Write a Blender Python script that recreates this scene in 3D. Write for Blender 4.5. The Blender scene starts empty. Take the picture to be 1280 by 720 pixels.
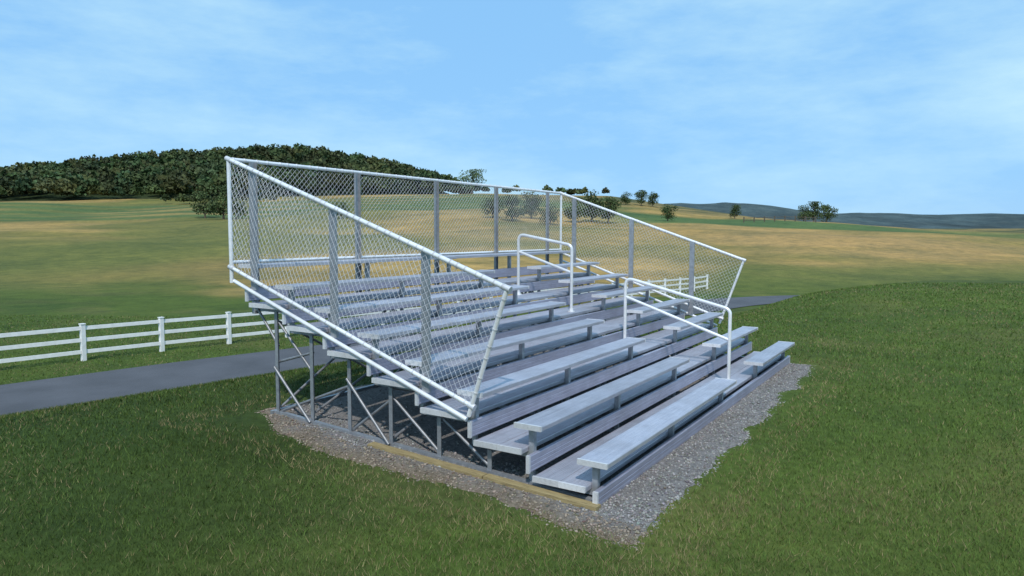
import bpy, math, random
import numpy as np
from mathutils import Matrix, Vector
rng=np.random.default_rng(7); random.seed(7)
sc=bpy.context.scene
sc.view_settings.view_transform='Standard'; sc.view_settings.look='None'; sc.view_settings.exposure=0
COL=sc.collection
# ------------------------------------------------------------------ helpers
def new_mesh_obj(name,verts,faces,mat=None,parent=None,smooth=None,attr=None):
    me=bpy.data.meshes.new(name)
    verts=np.asarray(verts,dtype=np.float32)
    if isinstance(faces,np.ndarray):
        n,k=faces.shape
        me.vertices.add(len(verts)); me.vertices.foreach_set('co',verts.ravel())
        me.loops.add(n*k); me.loops.foreach_set('vertex_index',faces.ravel().astype(np.int32))
        me.polygons.add(n); me.polygons.foreach_set('loop_start',np.arange(0,n*k,k,dtype=np.int32))
        me.update(calc_edges=True)
    else:
        me.from_pydata(verts.tolist(),[],faces)
    if attr is not None:
        a=me.color_attributes.new('tint','FLOAT_COLOR','POINT')
        c=np.ones((len(verts),4),dtype=np.float32); c[:,:3]=attr
        a.data.foreach_set('color',c.ravel())
    if smooth is not None:
        s=np.ones(len(me.polygons),dtype=bool) if smooth is True else np.asarray(smooth,dtype=bool)
        me.polygons.foreach_set('use_smooth',s)
    me.update()
    ob=bpy.data.objects.new(name,me); COL.objects.link(ob)
    if mat: me.materials.append(mat)
    if parent: ob.parent=parent
    return ob
def empty(name):
    e=bpy.data.objects.new(name,None); COL.objects.link(e); return e
class MB:
    def __init__(s): s.v=[];s.f=[];s.sm=[]
    def add(s,v,f,sm=False):
        o=len(s.v); s.v+= [tuple(map(float,a)) for a in v]; s.f+=[[i+o for i in q] for q in f]; s.sm+=[sm]*len(f)
    def box(s,x0,x1,y0,y1,z0,z1):
        s.add([(x0,y0,z0),(x1,y0,z0),(x1,y1,z0),(x0,y1,z0),(x0,y0,z1),(x1,y0,z1),(x1,y1,z1),(x0,y1,z1)],
              [(0,3,2,1),(4,5,6,7),(0,1,5,4),(1,2,6,5),(2,3,7,6),(3,0,4,7)])
    def bar(s,a,b,w,h,up=(0,0,1)):
        a=Vector(a);b=Vector(b);d=(b-a).normalized();u=Vector(up)
        r=d.cross(u)
        if r.length<1e-3: r=d.cross(Vector((1,0,0)))
        r.normalize();u=r.cross(d).normalized()
        v=[]
        for p in (a,b):
            for i,j in ((-1,-1),(1,-1),(1,1),(-1,1)): v.append(p+r*w/2*i+u*h/2*j)
        s.add(v,[(0,3,2,1),(4,5,6,7),(0,1,5,4),(1,2,6,5),(2,3,7,6),(3,0,4,7)])
    def angle(s,a,b,w,t=.006,side=1):
        a=Vector(a);b=Vector(b);vert=abs((b-a).normalized().z)>.95
        up=(0,1,0) if vert else (0,0,1)
        s.bar(a,b,t,w,up=up)
        o=Vector((side*(w/2+t/2+.0006),w/2-t/2-.001 if vert else 0,0 if vert else w/2-t/2-.001))
        s.bar(a+o,b+o,w,t,up=up)
    def tube(s,path,r,n=12,cap=True):
        P=[Vector(p) for p in path]
        T=[(P[min(i+1,len(P)-1)]-P[max(i-1,0)]).normalized() for i in range(len(P))]
        ref=Vector((0,0,1)) if abs(T[0].z)<.9 else Vector((1,0,0))
        N=T[0].cross(ref).normalized()
        v=[]
        for p,t in zip(P,T):
            N=(N-t*N.dot(t)).normalized();B=t.cross(N)
            for k in range(n):
                a=2*math.pi*k/n; v.append(p+(N*math.cos(a)+B*math.sin(a))*r)
        f=[]
        for i in range(len(P)-1):
            for k in range(n): f.append((i*n+k,i*n+(k+1)%n,(i+1)*n+(k+1)%n,(i+1)*n+k))
        s.add(v,f,True)
        if cap:
            s.add(v[:n],[tuple(range(n-1,-1,-1))]); s.add(v[-n:],[tuple(range(n))])
    def obj(s,name,mat,parent=None):
        return new_mesh_obj(name,s.v,s.f,mat,parent,smooth=s.sm)
def rounded(path,rad,n=7):
    P=[Vector(p) for p in path];o=[P[0]]
    for i in range(1,len(P)-1):
        a,b,c=P[i-1],P[i],P[i+1];u=(a-b).normalized();w=(c-b).normalized()
        ang=u.angle(w);L=min(rad/math.tan(ang/2),(a-b).length*.45,(c-b).length*.45)
        p0=b+u*L;p2=b+w*L
        for k in range(n+1):
            t=k/n;o.append(p0*(1-t)**2+b*2*t*(1-t)+p2*t*t)
    o.append(P[-1]);return o
_tab=rng.random((256,256))
def vn(x,y):
    x=np.asarray(x,float);y=np.asarray(y,float)
    xi=np.floor(x).astype(int);yi=np.floor(y).astype(int);fx=x-xi;fy=y-yi
    fx=fx*fx*(3-2*fx);fy=fy*fy*(3-2*fy)
    g=lambda a,b:_tab[a%256,b%256]
    return (g(xi,yi)*(1-fx)+g(xi+1,yi)*fx)*(1-fy)+(g(xi,yi+1)*(1-fx)+g(xi+1,yi+1)*fx)*fy
def fbm(x,y,o=4):
    r=0;a=.5;t=0
    for i in range(o): r=r+a*vn(x*2**i+17*i,y*2**i+31*i);t+=a;a*=.5
    return r/t
sst=lambda e0,e1,x:(lambda t:t*t*(3-2*t))(np.clip((x-e0)/(e1-e0),0,1))
# ------------------------------------------------------------------ site frame
CX,CY,CZ=-5.042,-2.288,2.229
YAW,PIT,ROLL=.564,.078,.003
Fx,Fy=math.cos(YAW),math.sin(YAW);Rx,Ry=math.sin(YAW),-math.cos(YAW)
def ps(x,y): return (x-CX)*Fx+(y-CY)*Fy,(x-CX)*Rx+(y-CY)*Ry
def xy(p,s): return CX+p*Fx+s*Rx,CY+p*Fy+s*Ry
def height(x,y):
    x=np.asarray(x,float);y=np.asarray(y,float)
    p,s=ps(x,y)
    q=(y+.166*x)*.986
    zn=.05*np.clip(y,0,4.2)-.06*np.clip(x-9,0,30)*(1-.85*sst(8.5,14,s))
    zn=np.maximum(zn,-1.9)
    zr=-2.0-.012*np.clip(x-8,0,60)
    z=zn+(zr-zn)*sst(5.0,15.6,q)
    z=z+(zr-z)*sst(38,50,p)
    ztop=np.interp(s,[-900,-300,-131,-14,40,71,88,122,140,300,900],[10,14,15.5,19,17.5,13.6,11.2,6.4,5,4,6])
    g=np.clip((p-58)/242,0,1)**1.15
    roll=(fbm(x/60,y/60,3)-.5)*5.0*sst(70,130,p)
    z=z+(ztop+2.6)*g+roll*(1-.5*sst(240,320,p))
    z=z+2.0*np.exp(-((p-118)/20)**2-((s-52)/26)**2)
    zh=np.interp(s,[-1500,-520,-400,-300,-210,-135,-76,-43,-10,60],[12,18,25,36,45,50,39,29,17,0])
    extra=np.maximum(zh-ztop,0)
    z=z+extra*sst(290,480,p)*(1-sst(650,1100,p))
    z=z-14*sst(320,600,p)*sst(-40,60,s)
    rid=np.interp(s,[-2500,-300,100,320,397,473,557,620,760,900,1200,2500],[30,40,58,68,71,64,53,49,46,52,44,60])
    z=z+rid*np.exp(-((p-1350)/260)**2)*(.90+.20*fbm(x/100,y/100,4))
    rid2=np.interp(s,[-3000,0,600,1100,3000],[50,60,66,70,90])
    z=z+rid2*np.exp(-((p-2500)/400)**2)*(.7+.4*fbm(x/300,y/300,3))
    return z
# ------------------------------------------------------------------ materials
def mat(name):
    m=bpy.data.materials.new(name);m.use_nodes=True;nt=m.node_tree
    b=nt.nodes['Principled BSDF'];return m,nt,b
def ramp(nt,src,stops):
    r=nt.nodes.new('ShaderNodeValToRGB');el=r.color_ramp.elements
    while len(el)<len(stops): el.new(.5)
    for e,(p,c) in zip(el,stops): e.position=p;e.color=tuple(c)+(1,)
    nt.links.new(src,r.inputs[0]);return r
def coords(nt,scale=(1,1,1)):
    tc=nt.nodes.new('ShaderNodeTexCoord');mp=nt.nodes.new('ShaderNodeMapping');mp.inputs['Scale'].default_value=scale
    nt.links.new(tc.outputs['Object'],mp.inputs[0]);return mp.outputs[0]
def noisetex(nt,vec,scale,detail=5,rough=.6):
    n=nt.nodes.new('ShaderNodeTexNoise');n.inputs['Scale'].default_value=scale;n.inputs['Detail'].default_value=detail;n.inputs['Roughness'].default_value=rough
    nt.links.new(vec,n.inputs['Vector']);return n.outputs['Fac']
def bump(nt,b,h,strength,dist):
    bm=nt.nodes.new('ShaderNodeBump');bm.inputs['Strength'].default_value=strength;bm.inputs['Distance'].default_value=dist
    nt.links.new(h,bm.inputs['Height']);nt.links.new(bm.outputs[0],b.inputs['Normal'])
def mixc(nt,fac,a,bc,mode='MIX'):
    m=nt.nodes.new('ShaderNodeMix');m.data_type='RGBA';m.blend_type=mode
    for s,i in ((fac,0),(a,6),(bc,7)):
        if hasattr(s,'links') : nt.links.new(s,m.inputs[i])
        elif i==0: m.inputs[0].default_value=s
        else: m.inputs[i].default_value=tuple(s)+(1,)
    return m.outputs[2]
def metal(name,lo,hi,metallic,rough,scale=(1,12,12),ns=3,var=.14):
    m,nt,b=mat(name);v=coords(nt,scale)
    n=noisetex(nt,v,ns,6,.65)
    r=ramp(nt,n,[(.3,lo),(.7,hi)])
    oi=nt.nodes.new('ShaderNodeObjectInfo')
    mr=nt.nodes.new('ShaderNodeMapRange');mr.inputs['To Min'].default_value=1-var;mr.inputs['To Max'].default_value=1+var*.4
    nt.links.new(oi.outputs['Random'],mr.inputs[0])
    cc=nt.nodes.new('ShaderNodeCombineColor')
    for i in range(3): nt.links.new(mr.outputs[0],cc.inputs[i])
    c=mixc(nt,1.0,r.outputs[0],cc.outputs[0],'MULTIPLY')
    n3=noisetex(nt,coords(nt,(1,1,1)),2.3,7,.7);r3=ramp(nt,n3,[(.35,(.82,.81,.80)),(.6,(1,1,1))])
    c=mixc(nt,1.0,c,r3.outputs[0],'MULTIPLY')
    nt.links.new(c,b.inputs['Base Color'])
    b.inputs['Metallic'].default_value=metallic
    n2=noisetex(nt,coords(nt,(2,20,20)),5,4)
    m2=nt.nodes.new('ShaderNodeMapRange');m2.inputs['To Min'].default_value=rough-.08;m2.inputs['To Max'].default_value=rough+.12
    nt.links.new(n2,m2.inputs[0]);nt.links.new(m2.outputs[0],b.inputs['Roughness'])
    bump(nt,b,noisetex(nt,coords(nt,(1,1,1)),40,3),.15,.002)
    return m
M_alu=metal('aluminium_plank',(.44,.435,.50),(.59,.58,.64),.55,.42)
M_alu2=metal('aluminium_riser',(.33,.33,.42),(.45,.45,.545),.5,.45)  # darker, bluer copy of the plank metal; riser shade is in its colour
M_cap=metal('aluminium_cap',(.62,.62,.64),(.78,.78,.8),.3,.4)
M_pipe=metal('aluminium_pipe',(.76,.77,.79),(.88,.88,.9),.3,.28,(4,4,4))
M_galv=metal('galvanised_steel',(.30,.32,.35),(.48,.50,.53),.55,.45,(3,3,3),6)
M_brace=metal('galvanised_brace',(.24,.25,.27),(.38,.39,.41),.55,.5,(3,3,3),6)
M_wire=metal('galvanised_wire',(.60,.61,.64),(.76,.76,.79),.3,.42,(3,3,3))
def tintmat(name,ns,lo,hi,rough=.9,bs=.5,bd=.02,bscale=None):
    m,nt,b=mat(name);a=nt.nodes.new('ShaderNodeAttribute');a.attribute_name='tint'
    v=coords(nt);n=noisetex(nt,v,ns,8,.7)
    r=ramp(nt,n,[(.3,(lo,)*3),(.7,(hi,)*3)])
    c=mixc(nt,1.0,a.outputs['Color'],r.outputs[0],'MULTIPLY')
    nt.links.new(c,b.inputs['Base Color']);b.inputs['Roughness'].default_value=rough
    b.inputs['Specular IOR Level'].default_value=.15
    if bs: bump(nt,b,noisetex(nt,v,bscale or ns*3,6,.7),bs,bd)
    return m
m,nt,b=mat('meadow');M_ground=m
a=nt.nodes.new('ShaderNodeAttribute');a.attribute_name='tint'
v=coords(nt)
n1=noisetex(nt,v,9,8,.75);n2=noisetex(nt,v,.7,6,.7);n3=noisetex(nt,v,.06,8,.75)
r1=ramp(nt,n1,[(.3,(.62,.62,.6)),(.7,(1.35,1.35,1.3))])
r2=ramp(nt,n2,[(.3,(.70,.75,.76)),(.7,(1.28,1.22,1.12))])
r3=ramp(nt,n3,[(.34,(.66,.74,.78)),(.66,(1.32,1.2,1.08))])
c=mixc(nt,1,a.outputs['Color'],r1.outputs[0],'MULTIPLY');c=mixc(nt,1,c,r2.outputs[0],'MULTIPLY');c=mixc(nt,1,c,r3.outputs[0],'MULTIPLY')
nt.links.new(c,b.inputs['Base Color']);b.inputs['Roughness'].default_value=.95;b.inputs['Specular IOR Level'].default_value=.1
bump(nt,b,n1,.6,.05)
M_blade=tintmat('grass_blades',1.2,.8,1.2,.7,0)
M_leaf=tintmat('foliage',.4,.8,1.2,.7,0)
M_gravel=tintmat('gravel',30,.5,1.4,.95,.8,.02,60)
M_stone=tintmat('stones',40,.8,1.15,.9,0)
m,nt,b=mat('asphalt');M_road=m
v=coords(nt);n=noisetex(nt,v,120,4,.8);n2=noisetex(nt,v,.6,5,.6)
r=ramp(nt,n,[(.3,(.045,.045,.052)),(.75,(.10,.10,.112))]);r2=ramp(nt,n2,[(.3,(.8,.8,.8)),(.7,(1.25,1.25,1.25))])
nt.links.new(mixc(nt,1,r.outputs[0],r2.outputs[0],'MULTIPLY'),b.inputs['Base Color']);b.inputs['Roughness'].default_value=.85
bump(nt,b,n,.4,.01)
m,nt,b=mat('white_fence_paint');M_white=m
n=noisetex(nt,coords(nt),6,5);r=ramp(nt,n,[(.3,(.68,.68,.67)),(.7,(.82,.82,.81))]);nt.links.new(r.outputs[0],b.inputs['Base Color']);b.inputs['Roughness'].default_value=.5
m,nt,b=mat('treated_timber');M_wood=m
n=noisetex(nt,coords(nt,(14,1.5,14)),5,6,.7);r=ramp(nt,n,[(.25,(.12,.09,.045)),(.5,(.27,.205,.095)),(.8,(.40,.32,.16))]);nt.links.new(r.outputs[0],b.inputs['Base Color']);b.inputs['Roughness'].default_value=.8
bump(nt,b,n,.4,.005)
m,nt,b=mat('bark');M_bark=m
n=noisetex(nt,coords(nt,(4,4,1)),5,6,.7);r=ramp(nt,n,[(.3,(.05,.04,.03)),(.7,(.14,.11,.08))]);nt.links.new(r.outputs[0],b.inputs['Base Color']);b.inputs['Roughness'].default_value=.9
# ------------------------------------------------------------------ ground sheet
def axis(parts):
    o=[]
    for a,b_,st in parts: o+=list(np.arange(a,b_,st))
    return np.array(o)
pa=axis([(-400,-40,40),(-40,0,2),(0,14,.22),(14,30,.4),(30,80,1.0),(80,360,3.0),(360,700,9),(700,1100,28),(1100,1700,14),(1700,4600,100)])
sp=axis([(0,10,.25),(10,24,.6),(24,60,1.5),(60,220,4),(220,800,10),(800,3600,60)])
sa=np.concatenate([-sp[:0:-1],sp])
Pg,Sg=np.meshgrid(pa,sa,indexing='ij');X,Y=xy(Pg,Sg);Z=height(X,Y)
ni,nj=X.shape
idx=np.arange(ni*nj).reshape(ni,nj)
faces=np.stack([idx[:-1,:-1],idx[1:,:-1],idx[1:,1:],idx[:-1,1:]],-1).reshape(-1,4)[:,::-1]
def lawn_shade(x,y):
    # uneven shade patches painted into the turf colour, left side of the lawn
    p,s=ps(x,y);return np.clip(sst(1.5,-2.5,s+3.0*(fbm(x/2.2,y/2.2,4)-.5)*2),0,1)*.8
def gcol(x,y):
    p,s=ps(x,y);f=fbm(x/14,y/14,4);f2=fbm(x/45+9,y/45,4);f3=fbm(x/3,y/3,3)
    L=lambda a,b_,t:a+(np.array(b_)-a)*t[...,None]
    c=np.zeros(x.shape+(3,))+np.array([.066,.100,.024])
    c=L(c,[.125,.12,.05],sst(.5,.75,f3)*.4)
    c=L(c,[.036,.062,.016],lawn_shade(x,y)*(1-sst(14,22,p)))
    fl=fbm(p/5+3,s/40,4)
    c=L(c,[.125,.14,.045],sst(50,70,p)*.6)
    gold=np.clip(sst(44,66,p+16*(f-.5)*2-32*sst(8,30,s)),0,1)
    c=L(c,[.27,.19,.075],gold*(.6+.4*sst(.3,.6,f)))
    c=L(c,[.36,.25,.105],gold*sst(.42,.62,fl)*.8)
    c=L(c,[.115,.13,.042],gold*sst(.5,.62,f2)*.8)
    c=L(c,[.11,.125,.04],sst(40,60,p)*(1-sst(90,150,p))*sst(-25,-45,s)*.85)
    # tan swell on the right
    c=L(c,[.33,.22,.10],np.exp(-((p-115)/28)**2-((s-55)/40)**2)*(.55+.45*sst(.35,.6,fl)))
    st=sst(170,182,p+10*(f2-.5))*(1-sst(258,272,p))*(1-sst(20,40,s))
    rows=.65+.35*np.sin(p*.42)
    c=L(c,np.array([.07,.118,.048]),st*rows)
    st2=sst(143,150,p+8*(f2-.5))*(1-sst(192,200,p))*sst(10,35,s)*(1-sst(80,120,s)*.4)
    c=L(c,[.075,.125,.048],st2)
    c=L(c,[.17,.14,.068],sst(225,260,p)*.75*sst(-10,30,s))
    c=L(c,[.06,.078,.042],sst(.47,.56,fbm(x/16+40,y/16,3))*sst(205,245,p)*sst(10,40,s)*.85)
    wood=sst(300,320,p)*sst(-20,-45,s)
    c=L(c,[.03,.045,.02],wood)
    c=L(c,np.array([.055,.082,.098]),sst(700,1000,p))  # aerial haze painted as a bluish tint on the far ridges
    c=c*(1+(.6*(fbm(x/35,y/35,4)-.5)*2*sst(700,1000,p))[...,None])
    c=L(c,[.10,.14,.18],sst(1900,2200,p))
    return c
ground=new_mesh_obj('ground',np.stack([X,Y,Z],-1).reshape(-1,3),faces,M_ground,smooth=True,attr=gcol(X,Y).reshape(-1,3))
# ------------------------------------------------------------------ road
def ribbon(cx,cy,half,dz,name,mtl,across=5):
    cx=np.array(cx);cy=np.array(cy);tx=np.gradient(cx);ty=np.gradient(cy);l=np.hypot(tx,ty);nx,ny=-ty/l,tx/l
    V=[];n=len(cx)
    for k in range(across):
        t=(k/(across-1)*2-1)*half
        x=cx+nx*t;y=cy+ny*t;V.append(np.stack([x,y,height(x,y)+dz],-1))
    V=np.stack(V,1);id_=np.arange(n*across).reshape(n,across)
    f=np.stack([id_[:-1,:-1],id_[1:,:-1],id_[1:,1:],id_[:-1,1:]],-1).reshape(-1,4)[:,::-1]
    return new_mesh_obj(name,V.reshape(-1,3),f,mtl,smooth=True)
t=np.linspace(-60,40,240);rx=list(t);ry=list(18.0-.166*t)
ang=math.atan2(-.166,1);x0,y0=rx[-1],ry[-1]
for k in range(110):
    ang-=.024 if k<44 else 0;x0+=math.cos(ang)*.6;y0+=math.sin(ang)*.6;rx.append(x0);ry.append(y0)
ribbon(rx,ry,2.3,.035,'road',M_road,7)
# ------------------------------------------------------------------ gravel pad
na,nb=150,110
A,B=np.meshgrid(np.linspace(0,1,na),np.linspace(0,1,nb),indexing='ij')
def padmap(A,B):
    x0=-.47+.14*(fbm(B*9,B*0+3)-.5)*2+.5*sst(.8,1,B);x1=7.78+.2*(fbm(B*9,B*0+8)-.5)
    y0=-.54+.18*A+.14*(fbm(A*16,A*0+5)-.5)*2;y1=4.42+.2*(fbm(A*10,A*0+11)-.5)*2
    x=x0+(x1-x0)*A;y=y0+(y1-y0)*B
    return x,y
PX,PY=padmap(A,B)
ed=np.minimum(np.minimum(A*8.4,(1-A)*8.4),np.minimum(B*5.0,(1-B)*5.0))
PZ=height(PX,PY)-.02+.035*sst(0,.25,ed)+.012*fbm(PX*9,PY*9,3)
dirt=(1-sst(.08,.5,A*8.4+.3*(fbm(PX*4,PY*4)-.5)))*.9
pc=np.zeros(A.shape+(3,))+np.array([.20,.19,.185]);pc=pc+(np.array([.175,.135,.09])-pc)*dirt[...,None]
id_=np.arange(na*nb).reshape(na,nb)
pf=np.stack([id_[:-1,:-1],id_[1:,:-1],id_[1:,1:],id_[:-1,1:]],-1).reshape(-1,4)
pad=new_mesh_obj('gravel_pad',np.stack([PX,PY,PZ],-1).reshape(-1,3),pf,M_gravel,smooth=True,attr=pc.reshape(-1,3))
def ico():
    g=(1+5**.5)/2
    v=np.array([(-1,g,0),(1,g,0),(-1,-g,0),(1,-g,0),(0,-1,g),(0,1,g),(0,-1,-g),(0,1,-g),(g,0,-1),(g,0,1),(-g,0,-1),(-g,0,1)],float);v/=np.linalg.norm(v[0])
    f=np.array([(0,11,5),(0,5,1),(0,1,7),(0,7,10),(0,10,11),(1,5,9),(5,11,4),(11,10,2),(10,7,6),(7,1,8),(3,9,4),(3,4,2),(3,2,6),(3,6,8),(3,8,9),(4,9,5),(2,4,11),(6,2,10),(8,6,7),(9,8,1)])
    return v,f
iv,jf=ico();NS=17000
a1=np.concatenate([rng.random(NS-5000),rng.random(5000)*.10 ]);b1=np.concatenate([rng.random(NS-11500),rng.random(6500)*.13,rng.random(5000)])
sx,sy=padmap(a1,b1)
ee=np.minimum(np.minimum(a1*8.2,(1-a1)*8.2),np.minimum(b1*5,(1-b1)*5))
sz=height(sx,sy)-.018+.035*sst(0,.25,ee)+.008
rad=.005+.010*rng.random(NS)**2
R=rng.normal(size=(NS,3,3));R,_=np.linalg.qr(R)
scl=rad[:,None]*(.6+.7*rng.random((NS,3)))
vv=(iv[None]*(1+.25*rng.normal(size=(NS,12,1))*.5))*scl[:,None,:]
vv=np.einsum('nij,nkj->nki',R,vv);vv[:,:,2]*=.75
vv+=np.stack([sx,sy,sz],-1)[:,None]
ff=(jf[None]+12*np.arange(NS)[:,None,None]).reshape(-1,3)
br=(.12+.24*rng.random(NS))[:,None]*np.array([1,.96,.92])+rng.normal(size=(NS,3))*.01
br=br*(1-(a1<.05)[:,None]*np.array([.05,.18,.32]))
new_mesh_obj('gravel_stones',vv.reshape(-1,3),ff,M_stone,attr=np.repeat(np.clip(br,.04,.6),12,0))
# ------------------------------------------------------------------ grass blades
NB=340000
pp=3.0*np.exp(rng.random(NB)*math.log(36/3.0));th=(rng.random(NB)*2-1)*.80
gx,gy=xy(pp,pp*th)
wob=.12*(fbm(gx*3,gy*3,3)-.5)*2
ix=(gx>-.36+wob)&(gx<7.75)&(gy>-.40+wob)&(gy<4.35)
edge=(gx>-.62)&(gx<8.0)&(gy>-.66)&(gy<4.6)
q=np.abs((gy+.166*gx)*.986-18.0*.986)
keep=(~ix)&(~(edge&(rng.random(NB)<.45)))&(q>2.35)
gx,gy,pp=gx[keep],gy[keep],pp[keep];NB=len(gx)
gz=height(gx,gy)-.004
w=.0022*(.7+.6*rng.random(NB))*np.maximum(1,pp/4);hh=(.022+.03*rng.random(NB))*(.75+.6*fbm(gx*1.3,gy*1.3,3))*np.maximum(1,pp/14)**.4
az=rng.random(NB)*2*np.pi;lean=rng.normal(size=(NB,2))*.5*hh[:,None]
v=np.zeros((NB,3,3));v[:,0]=np.stack([gx-np.cos(az)*w,gy-np.sin(az)*w,gz],-1);v[:,1]=np.stack([gx+np.cos(az)*w,gy+np.sin(az)*w,gz],-1);v[:,2]=np.stack([gx+lean[:,0],gy+lean[:,1],gz+hh],-1)
bc=np.array([.080,.130,.026])*(.6+.85*rng.random((NB,1)))
shd=lawn_shade(gx,gy)*(1-sst(14,22,pp));bc=bc*(1-.42*shd[:,None])  # blades darkened by the same painted shade patches
near_pad=(gx>-.9)&(gx<8.3)&(gy>-.95)&(gy<4.9)
straw=rng.random(NB)<((.10+.28*sst(.5,.75,fbm(gx/1.5,gy/1.5,3)))*(1-.6*shd)+.35*near_pad);bc[straw]=np.array([.21,.175,.085])*(.7+.6*rng.random((straw.sum(),1)))
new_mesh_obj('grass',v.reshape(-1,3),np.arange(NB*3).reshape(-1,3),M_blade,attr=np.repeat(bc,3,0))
# ------------------------------------------------------------------ bleachers
d=.61;r_=.212;h1=.387;s0=.019;L=7.584;xa0=3.902;xa1=5.297
bl=empty('bleachers')
def profile(w,t,rib=.0025,n=9):
    P=[(0,-t),(0,-.010),(.003,-.004),(.008,0)]
    m=.02;step=(w-2*m)/n
    for i in range(n):
        a=m+i*step;P+=[(a,0),(a+.003,-rib),(a+.006,-rib),(a+.009,0)]
    P+=[(w-.008,0),(w-.003,-.004),(w,-.010),(w,-t),(w-.018,-t),(w-.018,-t+.004),(w-.005,-t+.004),(w-.005,-.014),(.005,-.014),(.005,-t+.004),(.018,-t+.004),(.018,-t)]
    return P
def extrude(x0,x1,y,z,w,t,name,mtl,vertical=False,cap=True):
    P=profile(w,t,.002,3) if vertical else profile(w,t);n=len(P);v=[]
    for x in (x0,x1):
        for a,c in P:
            v.append((x,y+a,z+c) if not vertical else (x,y-c,z+a))
    f=[(i,(i+1)%n,n+(i+1)%n,n+i) for i in range(n)]
    if vertical: f=[q[::-1] for q in f]
    mb=MB();mb.add(v,f);ob=mb.obj(name,mtl,bl)
    if cap:
        c=MB()
        for xa,xb in ((x0-.004,x0+.02),(x1-.02,x1+.004)):
            if vertical: c.box(xa,xb,y-.0015,y+t+.0015,z-.0015,z+w+.0015)
            else: c.box(xa,xb,y-.002,y+w+.002,z-t-.002,z+.0018)
        c.obj(name+'_end_caps',M_cap,bl)
    return ob
frames=[.15,1.95,3.75,5.5,7.42]
for k in range(1,9):
    ys=s0+(k-1)*d;zs=h1+(k-1)*r_
    if k<8:
        extrude(.03,xa0,ys,zs,.265,.042,'seat_plank',M_alu)
        extrude(xa1,L,ys,zs,.265,.042,'seat_plank',M_alu)
    else: extrude(.03,L,ys,zs,.265,.042,'seat_plank',M_alu)
    if k<8:
        yb=.691+(k-1)*d;zt=.172+(k-1)*r_
        extrude(0,L,yb-.245,zt,.243,.045,'foot_plank',M_alu)
        extrude(0,L,yb-.494,zt,.243,.045,'foot_plank',M_alu)
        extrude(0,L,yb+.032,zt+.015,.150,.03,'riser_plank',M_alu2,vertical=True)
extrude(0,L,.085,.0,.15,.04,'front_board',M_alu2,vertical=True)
fr=MB()
gr=lambda y:.05*max(0,min(y,4.2))
for xf in frames:
    for k in range(1,9):
        ys=s0+(k-1)*d;zs=h1+(k-1)*r_-.044
        yp=ys+.15
        zt0=.172+(k-1)*r_
        low=zt0-.10 if k<8 else zt0-.35
        fr.bar((xf,yp,low),(xf,yp,zs),.05,.05)
        fr.box(xf-.03,xf+.03,ys+.02,ys+.245,zs-.006,zs)
        if k<8:
            y1=.691+(k-1)*d
            fr.bar((xf,y1-.56,zt0-.045-.03),(xf,y1+.10,zt0-.045-.03),.045,.05)
            fr.bar((xf+.001,y1+.09,zt0-.082),(xf+.001,y1+.09,zt0+.155),.04,.04)
fr.obj('seat_frames',M_galv,bl)
sub=MB();brc=MB()
posts=[1.19,1.76,2.36,2.92,3.47,4.02]
for fi,xf in enumerate([.09,1.95,3.75,5.5,7.42]):
    sub.angle((xf-.012,.14,.03),(xf-.012,4.1,gr(4.1)+.03),.045)
    for yp in posts:
        ztop=.172+ (int((yp-.13)/d))*r_-.09
        sub.angle((xf,yp,gr(yp)+.02),(xf,yp,ztop),.045,side=1)
        sub.box(xf-.05,xf+.07,yp-.05,yp+.06,gr(yp)-.01,gr(yp)+.014)
    def D(y1,z1,y2,z2,o=.03): brc.tube([(xf+o,y1,gr(y1)+z1),(xf+o,y2,gr(y2)+z2)],.015,8)
    D(4.02,.04,2.92,.52);D(3.47,.04,4.02,.55,-.035);D(4.02,.60,3.47,.78);D(4.02,1.05,3.47,.55,.03)
    D(2.92,.05,2.36,.48);D(2.36,.5,1.76,.06);D(1.76,.42,1.19,.06);D(4.02,.78,4.38,1.18);D(2.36,.04,2.92,.6,-.035)
for a,b2 in zip(frames[:-1],frames[1:]):
    for yp,zt in ((4.04,1.25),(2.38,.70)):
        brc.tube([(a,yp,gr(yp)+.08),(b2,yp,zt)],.015,8);brc.tube([(a,yp+.03,zt),(b2,yp+.03,gr(yp)+.08)],.015,8)
    brc.tube([(a,3.49,.30),(b2,3.49,.95)],.015,8)
sub.bar((.05,4.08,gr(4.1)+.03),(L,4.08,gr(4.1)+.03),.04,.04)
sub.obj('understructure',M_galv,bl);brc.obj('diagonal_braces',M_brace,bl)
tb=MB()
tb.bar((-.03,.06,.02),(-.03,1.15,.07),.09,.075);tb.bar((-.035,1.16,.072),(-.03,2.52,.135),.09,.07)
tb.obj('timber_sill',M_wood,bl)
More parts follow.
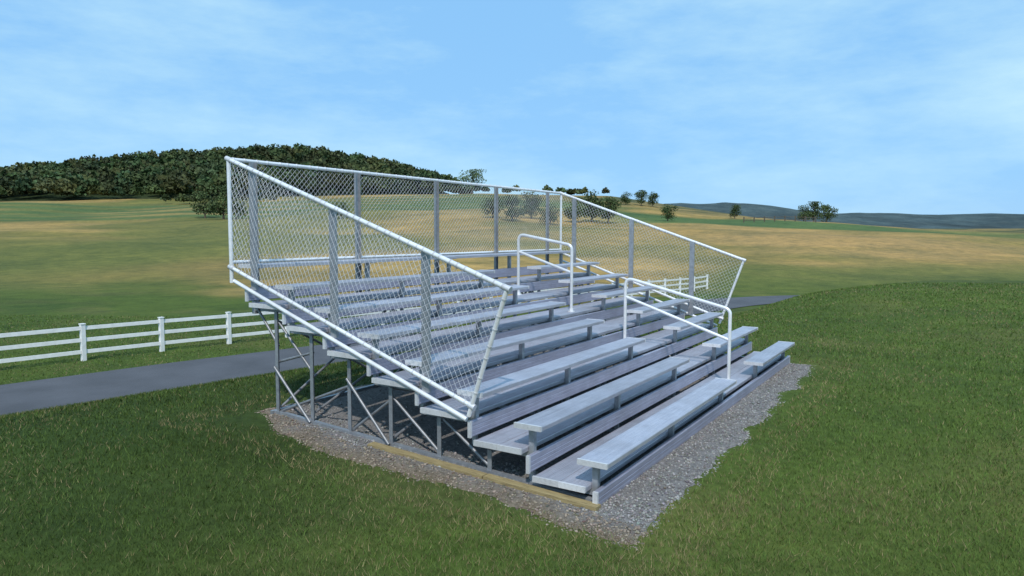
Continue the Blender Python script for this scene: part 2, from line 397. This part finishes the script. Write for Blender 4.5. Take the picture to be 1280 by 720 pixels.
# ------------------------------------------------------------------ guard fence
gf=empty('chain_link_fence')
yB=4.60;zT=3.03;zBm=1.82
e=Vector((0,3.65,1.27)).normalized();n_=Vector((0,-e.z,e.y))
gxs=(-.03,7.70)
pipes=MB();ties=MB()
def pipe_ties(a,b,r,step=.17):
    a=Vector(a);b=Vector(b);l=(b-a).length;u=(b-a)/l
    k=step*.5
    while k<l:
        p=a+u*(k+random.uniform(-.03,.03));ties.tube([p,p+u*.012],r+.0045,10);k+=step
for gx in gxs:
    top0=Vector((gx,.93,1.76));top1=Vector((gx,yB,zT));b0=Vector((gx,1.30,.70));b1=Vector((gx,yB,zBm+.01))
    pipes.tube([top0-e*.03,top1+e*.02],.024,14)
    pipes.tube([top0+n_*.0,b0-n_*.10],.021,14)
    pipes.tube([b0-e*.02,b1],.021,14)
    pipes.tube([Vector((gx-.02*np.sign(gx-3),1.37,.565)),Vector((gx-.02*np.sign(gx-3),yB+.02,1.69))],.022,14)
    pipes.tube([(gx,yB,1.66),(gx,yB,zT+.01)],.022,14)
    pipe_ties(top0,top1,.024,.10);pipe_ties(b0,b1,.021,.13);pipe_ties(top0,b0,.021,.15)
    for p in (top0,top1,b0,b1): ties.tube([p-e*.035,p+e*.035],.029,12)
pipes.tube([(gxs[0],yB,zT),(gxs[1],yB,zT)],.022,14)
pipes.tube([(gxs[0],yB,zBm+.07),(gxs[1],yB,zBm+.07)],.02,14)
pipe_ties((gxs[0],yB,zT),(gxs[1],yB,zT),.022,.15)
pipes.obj('guard_pipes',M_pipe,gf);ties.obj('wire_ties',M_wire,gf)
fp=MB()
def chan(x,y,z0,z1,w,axis_):
    if axis_=='y':
        fp.box(x-.003,x+.003,y-w/2,y+w/2,z0,z1);fp.box(x+.0031,x+.03,y-w/2,y-w/2+.004,z0,z1);fp.box(x+.0031,x+.03,y+w/2-.004,y+w/2,z0,z1)
    else:
        fp.box(x-w/2,x+w/2,y-.003,y+.003,z0,z1);fp.box(x-w/2,x-w/2+.004,y-.03,y-.0031,z0,z1);fp.box(x+w/2-.004,x+w/2,y-.03,y-.0031,z0,z1)
railz=lambda y:1.76+(y-.93)*(1.27/3.65)
for gx,o in ((gxs[0],.035),(gxs[1],-.065)):
    for y in (1.85,3.04,4.27):
        chan(gx+o,y,railz(y)-1.33,railz(y)-.012,.085,'y')
for x in (.25,1.90,3.59,5.25,7.06): chan(x,yB-.035,1.35,zT-.012,.085,'x')
fp.obj('guard_uprights',M_galv,gf)
def wires(O,U,V_,Lu,Lv,N,clip=None,cw=.036,ch=.036,r=.0022):
    vs=[];fs=[]
    O=np.array(O);U=np.array(U);V_=np.array(V_);N=np.array(N)
    nu=int(Lu/cw);nv=int(Lv/ch)
    for i in range(nu+1):
        for seg in range(nv):
            sgn=1 if (seg+i)%2 else -1
            ua=i*cw+sgn*cw*.5;ub=i*cw-sgn*cw*.5
            p0=O+U*ua+V_*(seg*ch)+N*.002*sgn;p1=O+U*ub+V_*((seg+1)*ch)-N*.002*sgn
            if clip and not(clip(p0) and clip(p1)): continue
            dd=p1-p0;dd/=np.linalg.norm(dd);s1=np.cross(dd,N);s1/=np.linalg.norm(s1);s2=np.cross(dd,s1)
            ring=[s1*r,(-.5*s1+.866*s2)*r,(-.5*s1-.866*s2)*r]
            b_=len(vs)
            vs+= [p0+q_ for q_ in ring]+[p1+q_ for q_ in ring]
            for k in range(3): fs.append((b_+k,b_+(k+1)%3,b_+3+(k+1)%3,b_+3+k))
    return vs,fs
def wobj(nm,*a,**k):
    vs,fs=wires(*a,**k);new_mesh_obj(nm,np.array(vs),np.array(fs),M_wire,gf,smooth=True)
hgt=(Vector((0,.93,1.76))-Vector((0,1.30,.70))).length
for gx in gxs:
    O=Vector((gx,1.30,.70))
    wobj('side_mesh',O,e,n_,4.1,hgt,(1,0,0),clip=lambda p:p[1]<yB and p[1]>.9)
wobj('back_mesh',(gxs[0],yB-.004,zBm+.06),(1,0,0),(0,0,1),gxs[1]-gxs[0],zT-zBm-.06,(0,1,0))
# ------------------------------------------------------------------ handrails
def handrail(name,yf,zf0,zf1,yk,zk0,zk1):
    par=empty(name);XM=4.6
    m1=MB()
    path=rounded([(XM,yf,zf0),(XM,yf,zf1+.14),(XM,yk,zk1+.08),(XM,yk,zk0)],.10,9)
    m1.tube(path,.0235,16)
    m1.tube([(XM,yf,zf1-.28),(XM,yk,zk1-.20)],.021,14)
    m1.obj('rail_pipe',M_pipe,par)
    m2=MB()
    for y,z in ((yf,zf0),(yk,zk0)):
        m2.tube([(XM,y,z+.001),(XM,y,z+.012)],.055,18);m2.tube([(XM,y,z+.012),(XM,y,z+.05)],.031,14)
    m2.obj('rail_flanges',M_pipe,par)
handrail('handrail',.31,.172,1.06,1.84,.596,1.50)
handrail('handrail',2.73,1.020,1.90,3.69,1.232,2.13)
# ------------------------------------------------------------------ white rail fence
wf=empty('white_rail_fence')
w_=MB()
fy=lambda x:21.2-.129*(x-11.8)
xs=[];x=11.85-2.5*24
while x<55: xs.append(x);x+=2.5
for x in xs:
    y=fy(x);z=float(height(x,y));w_.box(x-.065,x+.065,y-.065,y+.065,z-.1,z+1.20);w_.box(x-.08,x+.08,y-.08,y+.08,z+1.201,z+1.23)
for a,b2 in zip(xs[:-1],xs[1:]):
    ya,yb_=fy(a),fy(b2);za,zb=float(height(a,ya)),float(height(b2,yb_))
    for hz in (.30,.69,1.08): w_.bar((a+.066,ya-.006,za+hz),(b2-.066,yb_-.006,zb+hz),.04,.12)
w_.obj('posts_and_rails',M_white,wf)
df=MB();df_par=empty('wooden_paddock_fence')
pts=[xy(178,s) for s in np.linspace(58,76,8)]
for x,y in pts: z=float(height(x,y));df.box(x-.12,x+.12,y-.12,y+.12,z-.1,z+1.4)
for (xa,ya),(xb,yb_) in zip(pts[:-1],pts[1:]):
    for hz in (.5,1.1): df.bar((xa,ya,float(height(xa,ya))+hz),(xb,yb_,float(height(xb,yb_))+hz),.06,.12)
df.obj('posts_and_rails',M_bark,df_par)
# ------------------------------------------------------------------ trees
def leafquads(c,nrm_sz):
    n=len(c);a=rng.normal(size=(n,3));a/=np.linalg.norm(a,axis=1)[:,None];b_=np.cross(a,rng.normal(size=(n,3)));b_/=np.linalg.norm(b_,axis=1)[:,None]
    s=nrm_sz[:,None]
    return np.stack([c-a*s-b_*s*.6,c+a*s-b_*s*.6,c+a*s*.8+b_*s*.6,c-a*s*.7+b_*s*.7],1)
def tree(name,p,s,h,wd,col=(.055,.085,.03),n=1500):
    x,y=xy(p,s);z=float(height(x,y));par=empty(name);par.location=(x,y,z)
    tm=MB()
    def taper(a,b_,r0,r1):
        a=Vector(a);b_=Vector(b_);dd=(b_-a).normalized();u=dd.orthogonal().normalized();w=dd.cross(u);v=[]
        for P_,r in ((a,r0),(b_,r1)):
            for k in range(7): t=k*2*math.pi/7;v.append(P_+(u*math.cos(t)+w*math.sin(t))*r)
        tm.add(v,[(k,(k+1)%7,7+(k+1)%7,7+k) for k in range(7)],True)
    taper((0,0,-.3),(0,0,h*.4),h*.035,h*.024);taper((0,0,h*.4),(.1,0,h*.8),h*.024,h*.008)
    cl=[]
    for k in range(11):
        t=k*2.4;zz=h*random.uniform(.25,.9);rr=wd*.5*random.uniform(.3,.75)*math.sqrt(max(.1,1-((zz/h-.5)/.55)**2))
        c=(math.cos(t)*rr,math.sin(t)*rr,zz);taper((0,0,max(h*.15,zz-h*.25)),c,h*.013,h*.004);cl.append(c)
    tm.obj('trunk',M_bark,par)
    cl=np.array(cl+[(0,0,h*.85),(0,0,h*.6),(wd*.15,0,h*.3),(-wd*.15,wd*.1,h*.3)]);ci=rng.integers(0,len(cl),n)
    dr=rng.normal(size=(n,3));dr/=np.linalg.norm(dr,axis=1)[:,None];rr=(wd*.24)*(rng.random(n)**.4)*(.75+.5*rng.random(len(cl)))[ci]
    c=cl[ci]+dr*rr[:,None]*np.array([1,1,.8]);c[:,2]=np.clip(c[:,2],h*.06,h)
    q=leafquads(c,np.full(n,h*.026)*(.6+.8*rng.random(n)))
    cc=np.array(col)*(.55+.9*rng.random((n,1)))*(.75+.5*rng.random(len(cl)))[ci][:,None]
    new_mesh_obj('crown',q.reshape(-1,3),np.arange(n*4).reshape(-1,4),M_leaf,par,attr=np.repeat(cc,4,0))
T='deciduous_tree'
for p,s,h,w in [(170,-69,8,8),(176,-76,6.5,7),(165,-64,5,6),(146,-4,4.6,5),(142,0,5.2,5),(150,4,5.5,5.5),(140,7.5,4,4.5),(152,17,6.8,6.5),(148,20,5.6,5.5),(149,13,5.2,5),
    (232,37,4.2,4.5),(232,42,5,5),(236,46.5,4.8,4.5),(160,35,3.8,4.5),(200,62.6,3.9,3.6),(222,91,5,5),(224,95,6.5,6),(226,100,6,6),(150,-36,3.4,4),(300,-17,10,14)]:
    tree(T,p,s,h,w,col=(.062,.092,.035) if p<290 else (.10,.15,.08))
def forest(name,pts,hr,leaf,nl,col):
    V=[];Cc=[]
    for (p,s) in pts:
        x,y=xy(p,s);z=float(height(x,y));h=random.uniform(*hr);w=h*random.uniform(.4,.6)
        dr=rng.normal(size=(nl,3));dr/=np.linalg.norm(dr,axis=1)[:,None];dr[:,2]=np.abs(dr[:,2])*1.0-.15
        c=np.array([x,y,z+h*.45])+dr*np.array([w,w,h*.55])*(rng.random((nl,1))**.35)
        V.append(leafquads(c,np.full(nl,leaf)*(.5+1.0*rng.random(nl))))
        g=random.uniform(.5,1.4);Cc.append(np.array(col)*np.array([random.uniform(.85,1.4),1,random.uniform(.8,1.1)])*g*(.8+.4*rng.random((nl,1))))
    V=np.concatenate(V);Cc=np.concatenate(Cc)
    new_mesh_obj(name,V.reshape(-1,3),np.arange(len(V)*4).reshape(-1,4),M_leaf,attr=np.repeat(Cc,4,0))
pts=[]
while len(pts)<1900:
    s=random.uniform(-430,-30);p=random.uniform(300,505)
    lo=300+14*math.sin(s*.05)+6*math.sin(s*.17)+ (25 if s>-60 else 0)
    if p>lo: pts.append((p,s))
forest('forest',pts,(5.5,12.5),.72,170,(.048,.074,.030))
pts=[(random.uniform(298,306),random.uniform(-30,40)) for _ in range(26)]
pts+=[(random.uniform(262,275),random.uniform(-140,-20)) for _ in range(14)]
forest('hedgerow',pts,(2.5,4.5),.5,80,(.055,.08,.034))
# ------------------------------------------------------------------ light, sky
sd=Vector((-.72,-.42,0)).normalized();el=math.radians(50)
sdir=Vector((sd.x*math.cos(el),sd.y*math.cos(el),math.sin(el)))
sun=bpy.data.lights.new('sun','SUN');sun.energy=3.4;sun.angle=math.radians(1.5);sun.color=(1,.96,.9)
so=bpy.data.objects.new('sun',sun);COL.objects.link(so);so.rotation_euler=sdir.to_track_quat('Z','Y').to_euler();so.location=(0,0,30)
w=bpy.data.worlds.new('World');sc.world=w;w.use_nodes=True;nt=w.node_tree;bg=nt.nodes['Background']
sky=nt.nodes.new('ShaderNodeTexSky');sky.sky_type='NISHITA';sky.sun_disc=False;sky.sun_elevation=el;sky.sun_rotation=math.atan2(sdir.x,sdir.y)
sky.air_density=1.0;sky.dust_density=.2;sky.ozone_density=2.5
tc=nt.nodes.new('ShaderNodeTexCoord')
mp=nt.nodes.new('ShaderNodeMapping');mp.inputs['Scale'].default_value=(1,1,3.4);mp.inputs['Rotation'].default_value=(.16,.08,.4);nt.links.new(tc.outputs['Generated'],mp.inputs[0])
n=noisetex(nt,mp.outputs[0],2.1,10,.62)
r=ramp(nt,n,[(.40,(0,0,0)),(.70,(1,1,1))])
mu=nt.nodes.new('ShaderNodeMath');mu.operation='MULTIPLY';mu.inputs[1].default_value=.85;nt.links.new(r.outputs[0],mu.inputs[0])
base=mixc(nt,.85,sky.outputs[0],(2.35,5.1,8.5))
c=mixc(nt,mu.outputs[0],base,(5.0,7.4,8.4))
nt.links.new(c,bg.inputs[0]);bg.inputs[1].default_value=.12
# ------------------------------------------------------------------ camera
cam=bpy.data.cameras.new('camera');cam.sensor_width=36;cam.lens=884.67/1280*36;cam.clip_end=8000;cam.clip_start=.05
co=bpy.data.objects.new('camera',cam);COL.objects.link(co)
F=Vector((math.cos(YAW)*math.cos(PIT),math.sin(YAW)*math.cos(PIT),-math.sin(PIT)));Rv=Vector((math.sin(YAW),-math.cos(YAW),0));U=Rv.cross(F)
R2=Rv*math.cos(ROLL)+U*math.sin(ROLL);U2=U*math.cos(ROLL)-Rv*math.sin(ROLL)
M=Matrix((R2,U2,-F)).transposed().to_4x4();M.translation=Vector((CX,CY,CZ));co.matrix_world=M
sc.camera=co
